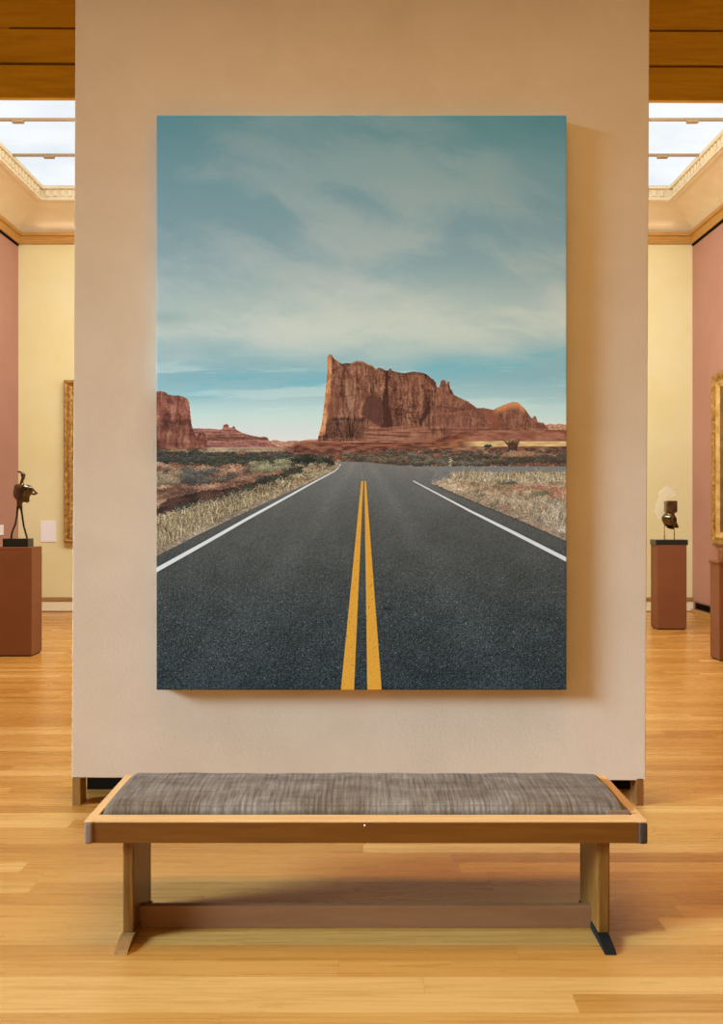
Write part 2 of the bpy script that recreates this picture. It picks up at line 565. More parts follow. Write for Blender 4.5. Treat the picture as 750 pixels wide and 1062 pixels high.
def sst(e0, e1, x):
    t = np.clip((x - e0) / (e1 - e0), 0, 1)
    return t * t * (3 - 2 * t)


def grad(t, stops):
    r = np.empty(t.shape + (3,), np.float32)
    p = [s[0] for s in stops]
    for k in range(3):
        r[..., k] = np.interp(t, p, [s[1][k] for s in stops])
    return r


IMG = np.zeros((H_, W_, 3), np.float32)


def put(col, mask):
    global IMG
    m = mask[..., None].astype(np.float32)
    c = np.asarray(col, np.float32)
    IMG = IMG * (1 - m) + c * m


def top_edge(pts, rough=0.0, seed=3, f=.6):
    y = np.interp(U[0], [p[0] for p in pts], [p[1] for p in pts])
    if rough:
        y = y + (fbm(U[0] * f, U[0] * 0 + .5, seed, 4) - .5) * 2 * rough
    return y[None, :]


def soft(d, w=.35):
    return np.clip(d / w * .5 + .5, 0, 1)


def poly_mask(pts):
    inside = np.zeros(U.shape, bool)
    n = len(pts)
    for i in range(n):
        x0, y0 = pts[i]; x1, y1 = pts[(i + 1) % n]
        if y0 == y1:
            continue
        c = ((y0 > V) != (y1 > V)) & (U < (x1 - x0) * (V - y0) / (y1 - y0) + x0)
        inside ^= c
    return inside


# sky
sky_c = grad(V, [(119, (82, 128, 148)), (165, (98, 136, 154)), (230, (112, 142, 156)), (300, (124, 151, 160)),
                 (360, (126, 157, 163)), (392, (124, 160, 167)), (412, (150, 175, 175)), (430, (176, 193, 187)), (448, (196, 205, 195)), (470, (206, 208, 195))])
IMG[:] = sky_c
wx = fbm(U * .012, V * .012, 11, 3) * 34 + fbm(U * .05, V * .05, 12, 3) * 7
c1 = fbm((U * .7 + V * .35 + wx) * .011, (V - U * .25 + wx) * .022, 21, 6, .55)
c2 = fbm((U + wx) * .008, (V + wx * .5) * .03, 41, 6, .55)
dens = sst(.34, .74, c1) * (.55 + .35 * sst(150, 320, V)) + .10 * (fbm(U * .04 + V * .02, V * .09 - U * .03, 13, 4) - .4)
dens = dens.clip(0, 1)
dens *= 1 - .65 * sst(480, 588, U) * (1 - sst(140, 230, V))
dens *= 1 - sst(345, 385, V)
cloudc = grad(V, [(119, (128, 150, 162)), (200, (146, 161, 168)), (280, (157, 168, 171)), (340, (173, 179, 177)), (400, (178, 187, 183))])
put(cloudc, dens)
# the broad pale veil above the horizon
veil = np.exp(-((V - (338 - (U - 375) * .02 + (c2 - .5) * 40)) / 30) ** 2) * (.38 + .62 * sst(.34, .58, c2))
put(np.array((179, 186, 177)), veil * .85)
# teal gap and thin low streaks
gap = np.exp(-((V - (392 - (U - 340) * .09 + (c2 - .5) * 16)) / 9) ** 2) * (.3 + .7 * sst(.4, .6, fbm(U * .02, V * .08, 61, 4)))
put(np.array((98, 158, 170)), gap * .6)
streak = sst(.50, .70, fbm(U * .012, V * .12, 71, 5)) * sst(360, 385, V) * (1 - sst(440, 462, V))
put(np.array((184, 196, 190)), streak * .5)
put(np.array((190, 190, 178)), .32 * sst(250, 330, V) * (1 - sst(345, 375, V)))
put(np.array((64, 118, 142)), .40 * sst(470, 588, U) * (1 - sst(119, 175, V)))
put(np.array((62, 112, 122)), .5 * np.exp(-((U - 168) / 30) ** 2 - ((V - 330) / 8) ** 2) * .5)

IMG = IMG * np.array((1.04, 1.06, 1.05), np.float32)
# far ridges
dr = fbm(U * .5, V * 1.4, 81, 4)
e = top_edge([(162, 470), (276, 459), (284, 456.6), (296, 458), (304, 456.8), (312, 457.6), (318, 456), (332, 456), (332, 470), (600, 470)], .5, 5)
put(grad(dr, [(.3, (150, 104, 84)), (.7, (196, 152, 124))]), soft(V - e) * (U > 270) * (U < 340))
e = top_edge([(560, 447), (566, 441), (571, 439.5), (576, 440.6), (580, 439.6), (589, 440.8)], .4, 6)
put(grad(dr, [(.3, (146, 104, 80)), (.7, (196, 146, 112))]), soft(V - e) * (U > 556))
# banded mesa
e = top_edge([(190, 444), (200, 444.4), (217, 444.8), (229, 445.6), (231, 444.4), (231.6, 441.2), (233.4, 440.4), (235, 439.8), (236.6, 440.6), (237.2, 443.6), (241, 443.4), (242, 441.8), (243.4, 443), (244.4, 445.4),
              (251, 449), (257, 451), (264, 452.4), (270, 453.6), (274, 452.6), (277, 454), (280, 458.8), (291, 465), (292, 470)], .35, 7)
mc = grad(fbm(U * .08, V * .9, 91, 4) * .7 + fbm(U * .5, V * .5, 92, 3) * .3, [(.3, (104, 62, 52)), (.5, (138, 90, 75)), (.7, (166, 112, 92))])
mc = mc * (1 - .18 * (np.abs(V - 455) < 1.6))[..., None] + 6 * sst(455, 462, V)[..., None]
put(mc, soft(V - e) * (U > 192) * (U < 292))
# left butte
e = top_edge([(160, 406), (166, 405.6), (171, 406.7), (174, 409), (178, 410.4), (184, 410), (190, 411.5), (194, 413.6), (195.8, 417), (197, 428.8),
              (198.4, 440.8), (201, 449), (204.4, 455), (205, 450.5), (207.5, 448.6), (211, 448.4), (213.6, 451), (215, 458), (215.6, 470)], .5, 8)
vs = fbm(U * .40 + (fbm(U * .1, V * .1, 105, 3) - .5) * 3, V * .06, 101, 5)
st = fbm(U * .05, V * .5, 102, 4)
bc = grad(vs * .45 + st * .2 + fbm(U * .14, V * .14, 103, 5) * .35, [(.32, (78, 45, 37)), (.45, (116, 68, 54)), (.57, (142, 90, 71)), (.72, (172, 118, 94))])
bc *= (.84 + .32 * fbm(U * .8, V * .8, 104, 3))[..., None]
bc *= (1 - .20 * sst(433, 438, V) + .12 * sst(441, 450, V))[..., None]
put(bc, soft(V - e) * (U < 216))
# the great butte
BUT = [(326, 462), (329.3, 457), (331, 450), (334, 440.3), (335.9, 423.5), (337.7, 406.7), (339.3, 388), (339.4, 371.2), (341.5, 367.3), (344.3, 368), (346, 371.5),
       (348, 373), (354.5, 377.2), (359, 376.6), (363.9, 376.8), (369.5, 374.4), (377, 375.1), (382, 378), (386.3, 379.2), (390, 382.8), (393.7, 381.2), (400.3, 384.3),
       (403, 384.2), (404.9, 381.6), (406.6, 384.2), (408.7, 385.2), (416.1, 386.7), (420, 387), (428.3, 385.4), (436, 386.2), (441.3, 387.4), (445, 390), (447, 392.2),
       (448.4, 393), (450, 393.6), (451, 396), (452, 395.8), (453, 401), (455.4, 402), (456.4, 400), (457.6, 395), (459, 394.6), (460, 393.4), (462.4, 394.6), (463.4, 399),
       (464.2, 395.8), (466.2, 395.6), (467, 403), (469, 405), (471, 409.6), (477, 412.6), (486, 416.6), (495, 423.4), (502, 423.2), (512, 425.2), (522, 420.6), (532, 417.2),
       (538, 418), (545, 424.6), (551, 433.4), (553, 433.6), (554, 431.6), (556, 432), (558, 438), (564, 438.8), (569, 445.6), (571, 448)]
e = top_edge(BUT, .35, 9, .9)
inb = soft(V - e, .5) * (U > 328) * (U < 571)
hgt = (V - e)
Uw = U + (fbm(U * .07, V * .07, 114, 4) - .5) * 8
Vw = V + (fbm(U * .06, V * .06, 115, 4) - .5) * 10
vs = fbm(Uw * .30, Vw * .032, 111, 6, .6)
vs2 = fbm(Uw * .7, Vw * .22, 112, 4, .6)
st = fbm(Uw * .04, Vw * .40, 113, 5, .6)
bl = fbm(U * .13, V * .11, 116, 5, .6)
rk = vs * .38 + vs2 * .22 + st * .12 + bl * .28
bc = grad(rk, [(.32, (74, 42, 33)), (.42, (108, 63, 48)), (.51, (132, 81, 61)), (.60, (152, 98, 75)), (.72, (184, 130, 101))])
cracks = (1 - np.abs(2 * fbm(Uw * .22, Vw * .018, 117, 4, .55) - 1)).clip(0, 1)
bc *= (1 - .36 * sst(.93, .995, cracks) * sst(2, 8, hgt))[..., None]
bc *= (1 - .30 * sst(.95, .998, (1 - np.abs(2 * fbm(Uw * .03, Vw * .16, 118, 4) - 1))))[..., None]
bc *= (.84 + .32 * fbm(U * .8, V * .8, 119, 3))[..., None]
# right part is a smoother, redder shoulder
sh = sst(446, 458, U + (V - 410) * .15)
bc = bc * (1 - .55 * sh[..., None]) + .55 * sh[..., None] * grad(vs2 * .5 + st * .5, [(.3, (104, 61, 47)), (.5, (136, 81, 62)), (.7, (160, 99, 77))])
# weathered pale streaks on the left face
pale = sst(.5, .66, fbm(U * .30, V * .025, 121, 4)) * sst(388, 400, V) * (1 - sst(422, 434, V)) * (1 - sst(380, 398, U))
bc = bc * (1 - .45 * pale[..., None]) + .45 * pale[..., None] * np.array((186, 136, 102), np.float32)
bc *= (1 - .24 * sst(431, 435, V) * (1 - sst(452, 456, V)) * (1 - sst(372, 384, U)))[..., None]
bc *= (1 - .22 * (1 - sst(0, 5, hgt)) * (U > 352) * (U < 452))[..., None]
# ledges below the cliff
led = sst(441, 444, V) * sst(374, 384, U) * (1 - sst(440, 452, U))
bc = bc * (1 - .7 * led[..., None]) + .7 * led[..., None] * grad(fbm(U * .06, V * .7, 131, 4), [(.3, (100, 56, 44)), (.5, (146, 86, 66)), (.7, (172, 112, 88))])
put(bc * np.array((.96, 1.03, 1.03), np.float32), inb)
w = (fbm(U * .5, V * .5, 141, 3) - .5)


JIT = (fbm(U * .45, V * .45, 151, 3) - .5) * 2


def blot(pts, col, a, jitter=2.0, blur=0):
    global U, V
    n1 = JIT * jitter
    u0, v0 = U, V
    U, V = u0 + n1, v0 + np.roll(n1, 37, 1)
    mk = poly_mask(pts).astype(np.float32)
    U, V = u0, v0
    for _ in range(2 + blur):
        mk = (mk + np.roll(mk, 1, 0) + np.roll(mk, -1, 0) + np.roll(mk, 1, 1) + np.roll(mk, -1, 1)) / 5
    put(col, mk * a * inb)


D1 = np.array((62, 36, 30)); D2 = np.array((78, 46, 38))
blot([(376, 422), (379, 413), (386, 410), (394, 411), (399, 420), (398, 436), (390, 440), (381, 435), (375, 430)], np.array((84, 52, 43)), .85, 1.6, 2)
blot([(400, 385), (402.6, 385), (402.6, 402), (404, 420), (407, 436), (407.6, 443), (396, 443.5), (398, 430), (396.5, 416), (399, 405)], D1, .85, 1.0, 1)
blot([(399.8, 384), (402.4, 384), (402.2, 412), (399, 412)], D1, .6, .6)
blot([(445.6, 415), (446.4, 428), (443, 431), (436.5, 442), (434, 441), (438, 430), (443, 421)], D1, .8, 1.0, 1)
blot([(444.6, 410), (446.6, 410), (446.6, 446), (444, 446)], D1, .55, .8)
blot([(447, 391), (451.5, 396), (453, 402), (446, 398)], D2, .6, .8, 1)
blot([(464.6, 399), (467, 399), (470, 409), (466, 408)], D1, .7, .5)
blot([(355, 399), (358, 399), (357, 430), (355, 430)], D2, .55, .6)
blot([(341, 400), (352, 398), (353, 431), (339, 431)], np.array((110, 66, 50)), .55, 2.0, 2)
blot([(452, 421), (484, 424), (484, 425.2), (452, 422.4)], D2, .55, .6)
blot([(447, 445), (510, 445.4), (510, 446.6), (447, 446.4)], D2, .6, .6)
blot([(480, 417), (495, 424), (512, 445), (509, 445.5), (493, 427)], np.array((96, 54, 42)), .5, .8, 1)
blot([(500, 425), (513, 426.5), (520, 424), (516, 444), (511, 444)], np.array((126, 70, 52)), .6, 1.6, 2)
# sunlit edge and sunlit dome crest
ed = (1 - sst(2.5, 6.5, U - np.interp(V[:, 0], [366, 371, 388, 406, 423, 440, 450, 457], [339.6, 339.4, 339.4, 337.7, 335.9, 334, 331, 329.3])[:, None]
              + (fbm(U * .4, V * .25, 161, 3) - .5) * 5)) * (V < 452) * (U < 352)
put(grad(fbm(U * .3, V * .2, 162, 3), [(.3, (170, 104, 66)), (.7, (214, 152, 98))]), ed * inb * .9)
cr = (1 - sst(1, 6 + 6 * vs2, hgt)) * sst(510, 518, U) * (1 - sst(541, 548, U))
put(np.array((206, 134, 78)), cr * inb * .85)
cr = (1 - sst(.6, 2.6, hgt)) * (U > 364) * (U < 392)
put(np.array((180, 120, 86)), cr * inb * .7)

# the desert floor
g0 = soft(V - np.interp(U[0], [162, 215, 300, 329, 450, 480, 588], [464, 464.6, 464, 457.5, 457, 447, 446])[None, :], .6)
gn = fbm(U * .10, V * .30, 171, 5)
put(grad(gn, [(.3, (84, 50, 36)), (.5, (124, 70, 48)), (.7, (150, 98, 66))]), g0)
lf = (U < 352)
# pale flat in the distance, left; and right
put(np.array((172, 150, 116)), soft(V - 464) * (1 - soft(V - 468.5)) * sst(205, 220, U) * (1 - sst(292, 305, U)) * (.6 + .4 * gn))
rb = sst(465, 500, U)
put(grad(gn, [(.3, (118, 72, 54)), (.7, (158, 104, 80))]), soft(V - 446.5) * (1 - soft(V - 458)) * rb)
put(grad(fbm(U * .1, V * .8, 172, 4), [(.3, (176, 142, 92)), (.7, (210, 178, 122))]), soft(V - (457.6 + (gn - .5) * 2)) * (1 - soft(V - (464 + (gn - .5) * 3))) * sst(470, 500, U))
# red skirt in front of the great butte
sk = soft(V - 457.5) * (1 - sst(470, 474, V)) * sst(300, 330, U + (V - 458) * 3) * (1 - sst(440, 480, U))
put(grad(fbm(U * .12, V * .5, 173, 5), [(.3, (82, 48, 37)), (.5, (118, 68, 50)), (.68, (138, 88, 64))]), sk)
put(np.array((186, 140, 104)), .7 * np.exp(-((V - 458.3) / .5) ** 2) * (U > 328) * (U < 448) * (.4 + .6 * sst(.35, .6, gn)))


def scrub(x0, x1, y0, y1, k, dark, lite, s0, s1, seed, a=.95):
    """little rounded bushes scattered over a band"""
    r = random.Random(seed)
    global IMG
    for _ in range(k):
        t = r.random()
        cy = y0 + (y1 - y0) * t
        cx = r.uniform(x0, x1)
        sz = (s0 + (s1 - s0) * t) * r.uniform(.6, 1.3)
        i0, i1 = int((cx - 2.2 * sz - 162) * S), int((cx + 2.2 * sz - 162) * S)
        j0, j1 = int((cy - 1.6 * sz - 119) * S), int((cy + 1.2 * sz - 119) * S)
        i0, i1, j0, j1 = max(i0, 0), min(i1, W_), max(j0, 0), min(j1, H_)
        if i1 <= i0 or j1 <= j0:
            continue
        u = U[j0:j1, i0:i1]; v = V[j0:j1, i0:i1]
        n = vnoise(u * 1.6, v * 1.6, seed + 5)
        q = ((u - cx) / (1.7 * sz)) ** 2 + ((v - cy) / (.85 * sz)) ** 2 + (n - .5) * 1.1
        m = (np.clip((1 - q) * 3, 0, 1) * a)[..., None]
        tone = np.clip((cy - v) / sz * .5 + .5, 0, 1)[..., None] * (.55 + .9 * n[..., None])
        c = np.array(dark) * (1 - np.clip(tone, 0, 1)) + np.array(lite) * np.clip(tone, 0, 1)
        IMG[j0:j1, i0:i1] = IMG[j0:j1, i0:i1] * (1 - m) + c * m


def grass(k, fx, seed, h0, h1, cols, lean=1.6):
    """thin dry blades; fx gives a root point and a height factor"""
    r = random.Random(seed)
    global IMG
    for _ in range(k):
        cx, cy, t = fx(r)
        hh = (h0 + (h1 - h0) * t) * r.uniform(.5, 1.2)
        dx = r.uniform(-lean, lean) * hh * .4
        c = np.array(cols[r.randrange(len(cols))], np.float32) * r.uniform(.85, 1.12)
        c = c * (.62 + .5 * r.random())
        n = max(3, int(hh * S))
        for q in range(n):
            f = q / n
            i = int((cx + dx * f * f - 162) * S); j = int((cy - hh * f - 119) * S)
            if 0 <= i < W_ and 0 <= j < H_:
                IMG[j, i] = IMG[j, i] * .35 + c * .65
                if f < .5 and i + 1 < W_:
                    IMG[j, i + 1] = IMG[j, i + 1] * .55 + c * .45


def road_left(v):      # the asphalt's left edge
    return np.interp(v, [479, 481, 484, 489, 496, 503, 514, 530, 552, 578], [347, 351, 351, 344, 330, 316, 291, 257, 211, 160])


# left verge: olive scrub, red soil, cut bank, straw grass
OL = (40, 44, 36); OL2 = (92, 94, 74)
soil = soft(V - (477 + (gn - .5) * 6)) * lf
sn = fbm(U * .06, V * .22, 181, 5)
put(grad(sn, [(.28, (96, 64, 48)), (.45, (138, 92, 66)), (.6, (164, 118, 86)), (.75, (182, 148, 112))]), soil)
put(grad(gn, [(.3, (70, 56, 42)), (.7, (140, 112, 82))]), soft(V - 465.5) * (1 - soft(V - 471)) * (U < 215))
scrub(160, 300, 469, 479, 150, (38, 38, 33), (84, 82, 66), 2.0, 4.2, 11)
scrub(215, 345, 472, 482, 110, (34, 36, 29), (92, 90, 66), 1.6, 3.2, 12)
scrub(162, 300, 484, 500, 34, (60, 50, 40), (122, 108, 86), 2, 3.6, 13)
scrub(188, 224, 488, 501, 9, (52, 48, 44), (110, 102, 88), 5, 7, 14)
scrub(162, 186, 488, 500, 8, (96, 80, 58), (160, 138, 102), 3, 5, 15)
bank = soft(V - np.interp(U[0], [162, 176, 200, 230, 262, 300], [528, 516, 510, 507, 500, 494])[None, :] + (sn - .5) * 6) * (1 - sst(0, 10, V - np.interp(U[0], [162, 200, 262, 300], [532, 520, 506, 498])[None, :])) * (U < 300)
put(grad(sn, [(.3, (48, 31, 25)), (.6, (84, 52, 40))]), bank)
scrub(176, 300, 497, 524, 0, OL, OL2, 3, 5, 16)
for (bx, by, bz) in ((246, 514, 8), (232, 519, 7), (260, 507, 7), (210, 524, 7), (190, 527, 6), (275, 498, 6), (286, 496, 6), (300, 491, 6), (311, 489, 6), (295, 501, 5), (222, 526, 6)):
    scrub(bx - 4, bx + 4, by - 2, by + 2, 12, (32, 31, 26), (70, 68, 53), bz * .62, bz * .7, int(bx))
scrub(262, 300, 478, 486, 14, (96, 92, 62), (160, 150, 106), 3.2, 4.6, 17)
for (bx, by, bz) in ((318, 474, 6), (341, 477, 4), (310, 477, 4)):
    scrub(bx - 3, bx + 3, by - 2, by + 2, 10, (26, 28, 24), (60, 60, 46), bz * .55, bz * .6, int(bx) + 3)
straw = soft(V - np.interp(U[0], [162, 190, 230, 262, 300, 330, 350], [532, 530, 526, 514, 502, 490, 482])[None, :] + (sn - .5) * 8, 2) * lf
put(grad(fbm(U * .3, V * .3, 191, 5), [(.3, (104, 84, 54)), (.5, (150, 124, 82)), (.7, (186, 160, 114))]), straw * .9)
STRAW = [(196, 170, 124), (172, 144, 98), (140, 114, 74), (110, 90, 60), (206, 184, 140)]


def left_root(r):
    v = 486 + (576 - 486) * r.random() ** .7
    e = float(road_left(v))
    t = (v - 486) / 90
    return e - 6 - t * 10 - r.random() ** 1.3 * (22 + 60 * t), v + r.uniform(-2, 2), t


grass(3400, left_root, 21, 2, 13, STRAW)
scrub(300, 350, 480, 494, 30, (120, 104, 70), (192, 172, 126), 1.6, 3, 18)
# gravel shoulder
el = road_left(V)
shl = (U < el) * sst(-22, -6, (U - el) * (60 / (V - 470).clip(12))) * (V > 482)
grav = grad(vnoise(U * 1.5, V * 1.5, 201) * .6 + gn * .4, [(.2, (112, 92, 72)), (.8, (172, 148, 118))])
put(grav, shl * .85)

# right side beyond the road: scrub band, side road, grassy island
rs = soft(V - 463) * sst(400, 430, U)
put(grad(fbm(U * .08, V * .35, 211, 5), [(.3, (78, 50, 38)), (.5, (124, 76, 54)), (.7, (150, 112, 80))]), rs)
scrub(352, 420, 470, 480, 120, (52, 48, 38), (120, 104, 80), 1.2, 2.0, 31)
scrub(400, 590, 466, 482, 190, (50, 44, 36), (118, 98, 74), 1.6, 3.6, 32)
scrub(425, 500, 472, 482, 50, (46, 44, 36), (124, 110, 88), 2.5, 4, 33)
scrub(520, 590, 473, 480, 40, (48, 40, 34), (92, 78, 60), 2.5, 4, 34)
blotm = np.clip(1.3 - (((U - 541) / 18) ** 2 + ((V - 470.5) / 3.4) ** 2) + (gn - .5), 0, 1)
put(np.array((168, 116, 80)), blotm * .8)
put(np.array((150, 78, 52)), np.clip(1.2 - (((U - 560) / 34) ** 2 + ((V - 481.5) / 1.6) ** 2), 0, 1) * .7)
scrub(505, 508, 462, 463, 4, (36, 40, 32), (60, 66, 48), 1.6, 1.8, 35)
put(np.array((176, 152, 112)), ((np.abs(U - 467.5) < .9) & (V > 474) & (V < 483.5)).astype(np.float32) * .8)
grass(160, lambda r: (532 + r.uniform(-4, 4), 465 + r.uniform(-1, 2), 1), 36, 3, 8, [(96, 64, 48), (70, 48, 38)], 2.4)
er = np.interp(V[:, 0], [479, 484, 489, 501.5, 519.4, 540.5, 562, 720], [400, 430, 450, 447, 488, 540, 588, 980])[:, None]
side = soft(V - np.interp(U[0], [400, 430, 588], [482, 484, 484])[None, :]) * (1 - soft(V - 503)) * (U > 415)
asn = vnoise(U * 2.6, V * 2.6, 221)
put(grad(asn, [(0, (104, 102, 95)), (1, (122, 119, 110))]), side)

# far grassy island
isl = soft(V - np.interp(U[0], [447, 470, 500, 588], [500.6, 494, 490, 489])[None, :], .6) * soft(U - er, .5) * (V < 566)
ig = fbm(U * .05, V * .25, 241, 5)
put(grad(fbm(U * .3, V * .3, 242, 4) * .5 + ig * .5, [(.3, (128, 98, 68)), (.5, (168, 138, 102)), (.7, (196, 170, 132))]), isl)
redp = sst(.44, .58, ig) * sst(500, 505, V) * (1 - sst(526, 534, V)) * sst(495, 520, U)
put(np.array((166, 98, 68)), redp * isl * .85)
put(grav * np.array((1.06, 1.04, 1.02)), isl * (1 - sst(8, 30, (U - er) * (40 / (V - 480).clip(12)))) * .9)
scrub(520, 535, 494, 500, 14, (78, 74, 52), (138, 126, 90), 3, 4, 41)
scrub(470, 588, 508, 530, 26, (92, 84, 62), (156, 138, 100), 1.6, 3, 42)
scrub(550, 566, 510, 513, 6, (86, 82, 58), (120, 110, 76), 3, 4, 43)


def isl_root(r):
    v = 491 + 9 * r.random()
    return 468 + r.random() * 122, v, r.random()


def isl_root2(r):
    v = 515 + 36 * r.random()
    e = float(np.interp(v, [501.5, 519.4, 540.5, 562], [447, 488, 540, 588]))
    return e + 22 + r.random() * 60, v, (v - 515) / 36


grass(1100, isl_root, 44, 4, 9, [(206, 186, 146), (184, 160, 118), (150, 124, 86), (214, 198, 160)], 1.8)
grass(900, isl_root2, 45, 4, 12, [(200, 180, 146), (176, 152, 116), (132, 112, 80), (212, 196, 164)], 2.2)
grass(260, lambda r: (584 + r.uniform(-8, 5), 546 + r.uniform(-8, 8), 1), 46, 10, 24, [(206, 188, 156), (160, 140, 108)], 1.4)

# break the ground up: ragged outlines and grain
gm = V > 465.5
JJ, II = np.mgrid[0:H_, 0:W_]
dj = (fbm(U * .7, V * .9, 281, 3) - .5) * 5.0 * S
di = (fbm(U * .7, V * .9, 284, 3) - .5) * 7.0 * S
j2 = np.clip(np.where(gm, JJ + dj * sst(465, 480, V), JJ), 0, H_ - 1).astype(int)
i2 = np.clip(np.where(gm, II + di * sst(465, 480, V), II), 0, W_ - 1).astype(int)
IMG = IMG[j2, i2]
hf = fbm(U * .75, V * 1.1, 287, 4, .7)
lf2 = fbm(U * .07, V * .2, 291, 4)
IMG = np.where(gm[..., None], IMG * .78 + IMG.mean(2, keepdims=True) * np.array((.235, .22, .20)), IMG)
IMG = np.where(gm[..., None], IMG * (.40 + .75 * hf + .42 * lf2)[..., None], IMG)
sr = soft(V - np.interp(U[0], [400, 430, 588], [482.5, 484, 483.6])[None, :] - (hf - .5)) * (1 - soft(V - 489.4 - (hf - .5) * 2)) * (U > 418)
put(grad(asn, [(0, (104, 102, 95)), (1, (122, 119, 110))]), sr)
grass(900, left_root, 292, 2, 12, STRAW)
grass(500, isl_root, 293, 3, 8, [(206, 186, 146), (184, 160, 118), (150, 124, 86)], 1.8)
grass(400, isl_root2, 294, 3, 10, [(200, 180, 146), (176, 152, 116), (132, 112, 80)], 2.2)

# asphalt of the main road
rl = road_left(V)
er = np.interp(V[:, 0], [479, 484, 489, 501.5, 519.4, 540.5, 562, 720], [400, 430, 450, 447, 488, 540, 588, 980])[:, None]
top = soft(V - np.interp(U[0], [345, 352, 380, 420, 448], [480, 478.6, 479.4, 483.5, 487])[None, :], .5)
road = soft(U - rl, .5) * top * soft(er - U, .6)
base = grad(V, [(480, (112, 108, 99)), (500, (96, 94, 86)), (540, (79, 77, 70)), (590, (65, 65, 59)), (640, (52, 55, 51)), (716, (38, 45, 44))])
track = np.exp(-((U - (377 + 0.62 * (V - 470))) / (4 + (V - 480) * .12)) ** 2) + np.exp(-((U - (374 - 0.66 * (V - 470))) / (4 + (V - 480) * .12)) ** 2)
base = base + (6 * track)[..., None]
ps = (1.9 - 1.0 * sst(480, 716, V))
g1 = vnoise(U * 2.1, V * 2.1, 231); g2 = vnoise(U * 1.0, V * 1.0, 232); g3 = fbm(U * .05, V * .05, 233, 3)
amp = 12 + 30 * sst(490, 700, V)
base = base + ((g1 - .5) * amp + (g2 - .5) * amp * .7 + (g3 - .5) * 12)[..., None] * np.array((1, 1, .96))
spk = (vnoise(U * 1.3, V * 1.3, 234) > .86) * sst(520, 660, V)
base = base + (spk * 40)[..., None] * np.array((.95, 1, .98))
put(base, road)
# crumbled dark lip on the right edge, pale shoulder tip
lip = np.exp(-((U - er) / 1.6) ** 2) * (V > 503)
put(np.array((54, 50, 44)), lip * .6)
# painted lines on the road
WH = np.array((198, 196, 186))
wl = (U < 353.5)
yl = np.interp(U[0], [162, 213, 258.7, 293, 320, 346.7, 351, 352.6], [591.4, 563, 536.9, 518.2, 503.2, 488.9, 485.4, 482])[None, :]
tl = np.interp(U[0], [162, 258, 320, 347, 353], [2.6, 1.7, 1.0, .7, .8])[None, :]
put(WH, soft(tl - np.abs(V - yl), .5) * wl)
yl = np.interp(U[0], [428.6, 488, 533.4, 588], [498.8, 530.2, 552.8, 580.6])[None, :]
tl = np.interp(U[0], [428, 488, 533, 588], [.6, 1.3, 1.9, 2.4])[None, :]
put(WH, soft(tl - np.abs(V - yl), .5) * (U > 428.4))
YE = np.array((203, 140, 46)) * (.94 + .12 * g1[..., None])
fr = (V - 499) / 216.7
for a0, a1, b0, b1 in ((374.7, 353.5, 376.9, 367.3), (378.0, 381.0, 379.8, 396.0)):
    lo = a0 + (a1 - a0) * fr; hi = b0 + (b1 - b0) * fr
    wear = 1 - .5 * (vnoise(U * 1.4, V * .5, 251) > .94)
    put(YE, soft(U - lo, .5) * soft(hi - U, .5) * (V > 499) * wear)
put(np.array((128, 122, 108)), .4 * soft(.6 - np.abs(U - (377 - (499 - V) * .22)), .5) * (V < 499) * (V > 481))
q = ((U - 403) / 6) ** 2 + ((V - 631) / 3) ** 2 + (fbm(U * .35, V * .35, 261, 4) - .5) * 4
put(np.array((26, 32, 32)), np.clip(1 - q, 0, 1) * .75)

blur = IMG.copy()
for _ in range(3):
    blur = (blur + np.roll(blur, 1, 0) + np.roll(blur, -1, 0) + np.roll(blur, 1, 1) + np.roll(blur, -1, 1)) / 5
IMG = IMG + (IMG - blur) * .9
IMG = IMG.clip(0, 255) + (vnoise(U * 2.9, V * 2.9, 271) - .5)[..., None] * 5
LIGHT = np.array(PRINT_LIGHT, np.float32)
c = (IMG.clip(0, 255) / 255.0)
c = np.where(c <= .04045, c / 12.92, ((c + .055) / 1.055) ** 2.4) / LIGHT
c = c.clip(0.002, .92)
c = np.where(c <= .0031308, c * 12.92, 1.055 * c ** (1 / 2.4) - .055)
out = np.ones((H_, W_, 4), np.float32)
out[..., :3] = c[::-1]
pic = bpy.data.images.new('desert_road_print', W_, H_)
pic.pixels.foreach_set(out.ravel())
pic.update()
pic.pack()

pm = Mat('printed_canvas', rough=0.7, spec=0.12)
ti = pm.n('ShaderNodeTexImage')
ti.image = pic
ti.interpolation = 'Cubic'
ti.extension = 'EXTEND'
tc = pm.n('ShaderNodeTexCoord')
pm.l(tc.outputs['UV'], ti.inputs['Vector'])
pm.color(ti.outputs['Color'])
wv = pm.noise(pm.coords((1, 1, 1)), 420, 2)
pm.bump(wv, 0.05, 0.001)

TH = 0.075
dF = YP - TH
cx0, cx1 = (162.3 - 375) / F * dF, (587.7 - 375) / F * dF
cz0, cz1 = EYE - (715.6 - 531) / F * dF, EYE - (119.4 - 531) / F * dF
bm = bmesh.new()
box(bm, cx0, cx1, dF, YP - .004, cz0, cz1, .004, 2)
uvl = bm.loops.layers.uv.new('UVMap')
for f in bm.faces:
    for l in f.loops:
        l[uvl].uv = ((l.vert.co.x - cx0) / (cx1 - cx0), (l.vert.co.z - cz0) / (cz1 - cz0))
cv = thing('canvas_picture', 'large canvas print of a desert road leading to red cliffs, hung on the partition', 'picture', (0, YP, cz0))
obj('printed_canvas', bm, pm.m, cv)
fr_ = .045
part('stretcher_bar', M['rim'], cv, (cx0 + .01, cx1 - .01, YP - .006, YP, cz0 + .01, cz0 + .01 + fr_),
     (cx0 + .01, cx1 - .01, YP - .006, YP, cz1 - .01 - fr_, cz1 - .01),
     (cx0 + .01, cx0 + .01 + fr_, YP - .006, YP, cz0 + .01, cz1 - .01), (cx1 - .01 - fr_, cx1 - .01, YP - .006, YP, cz0 + .01, cz1 - .01))

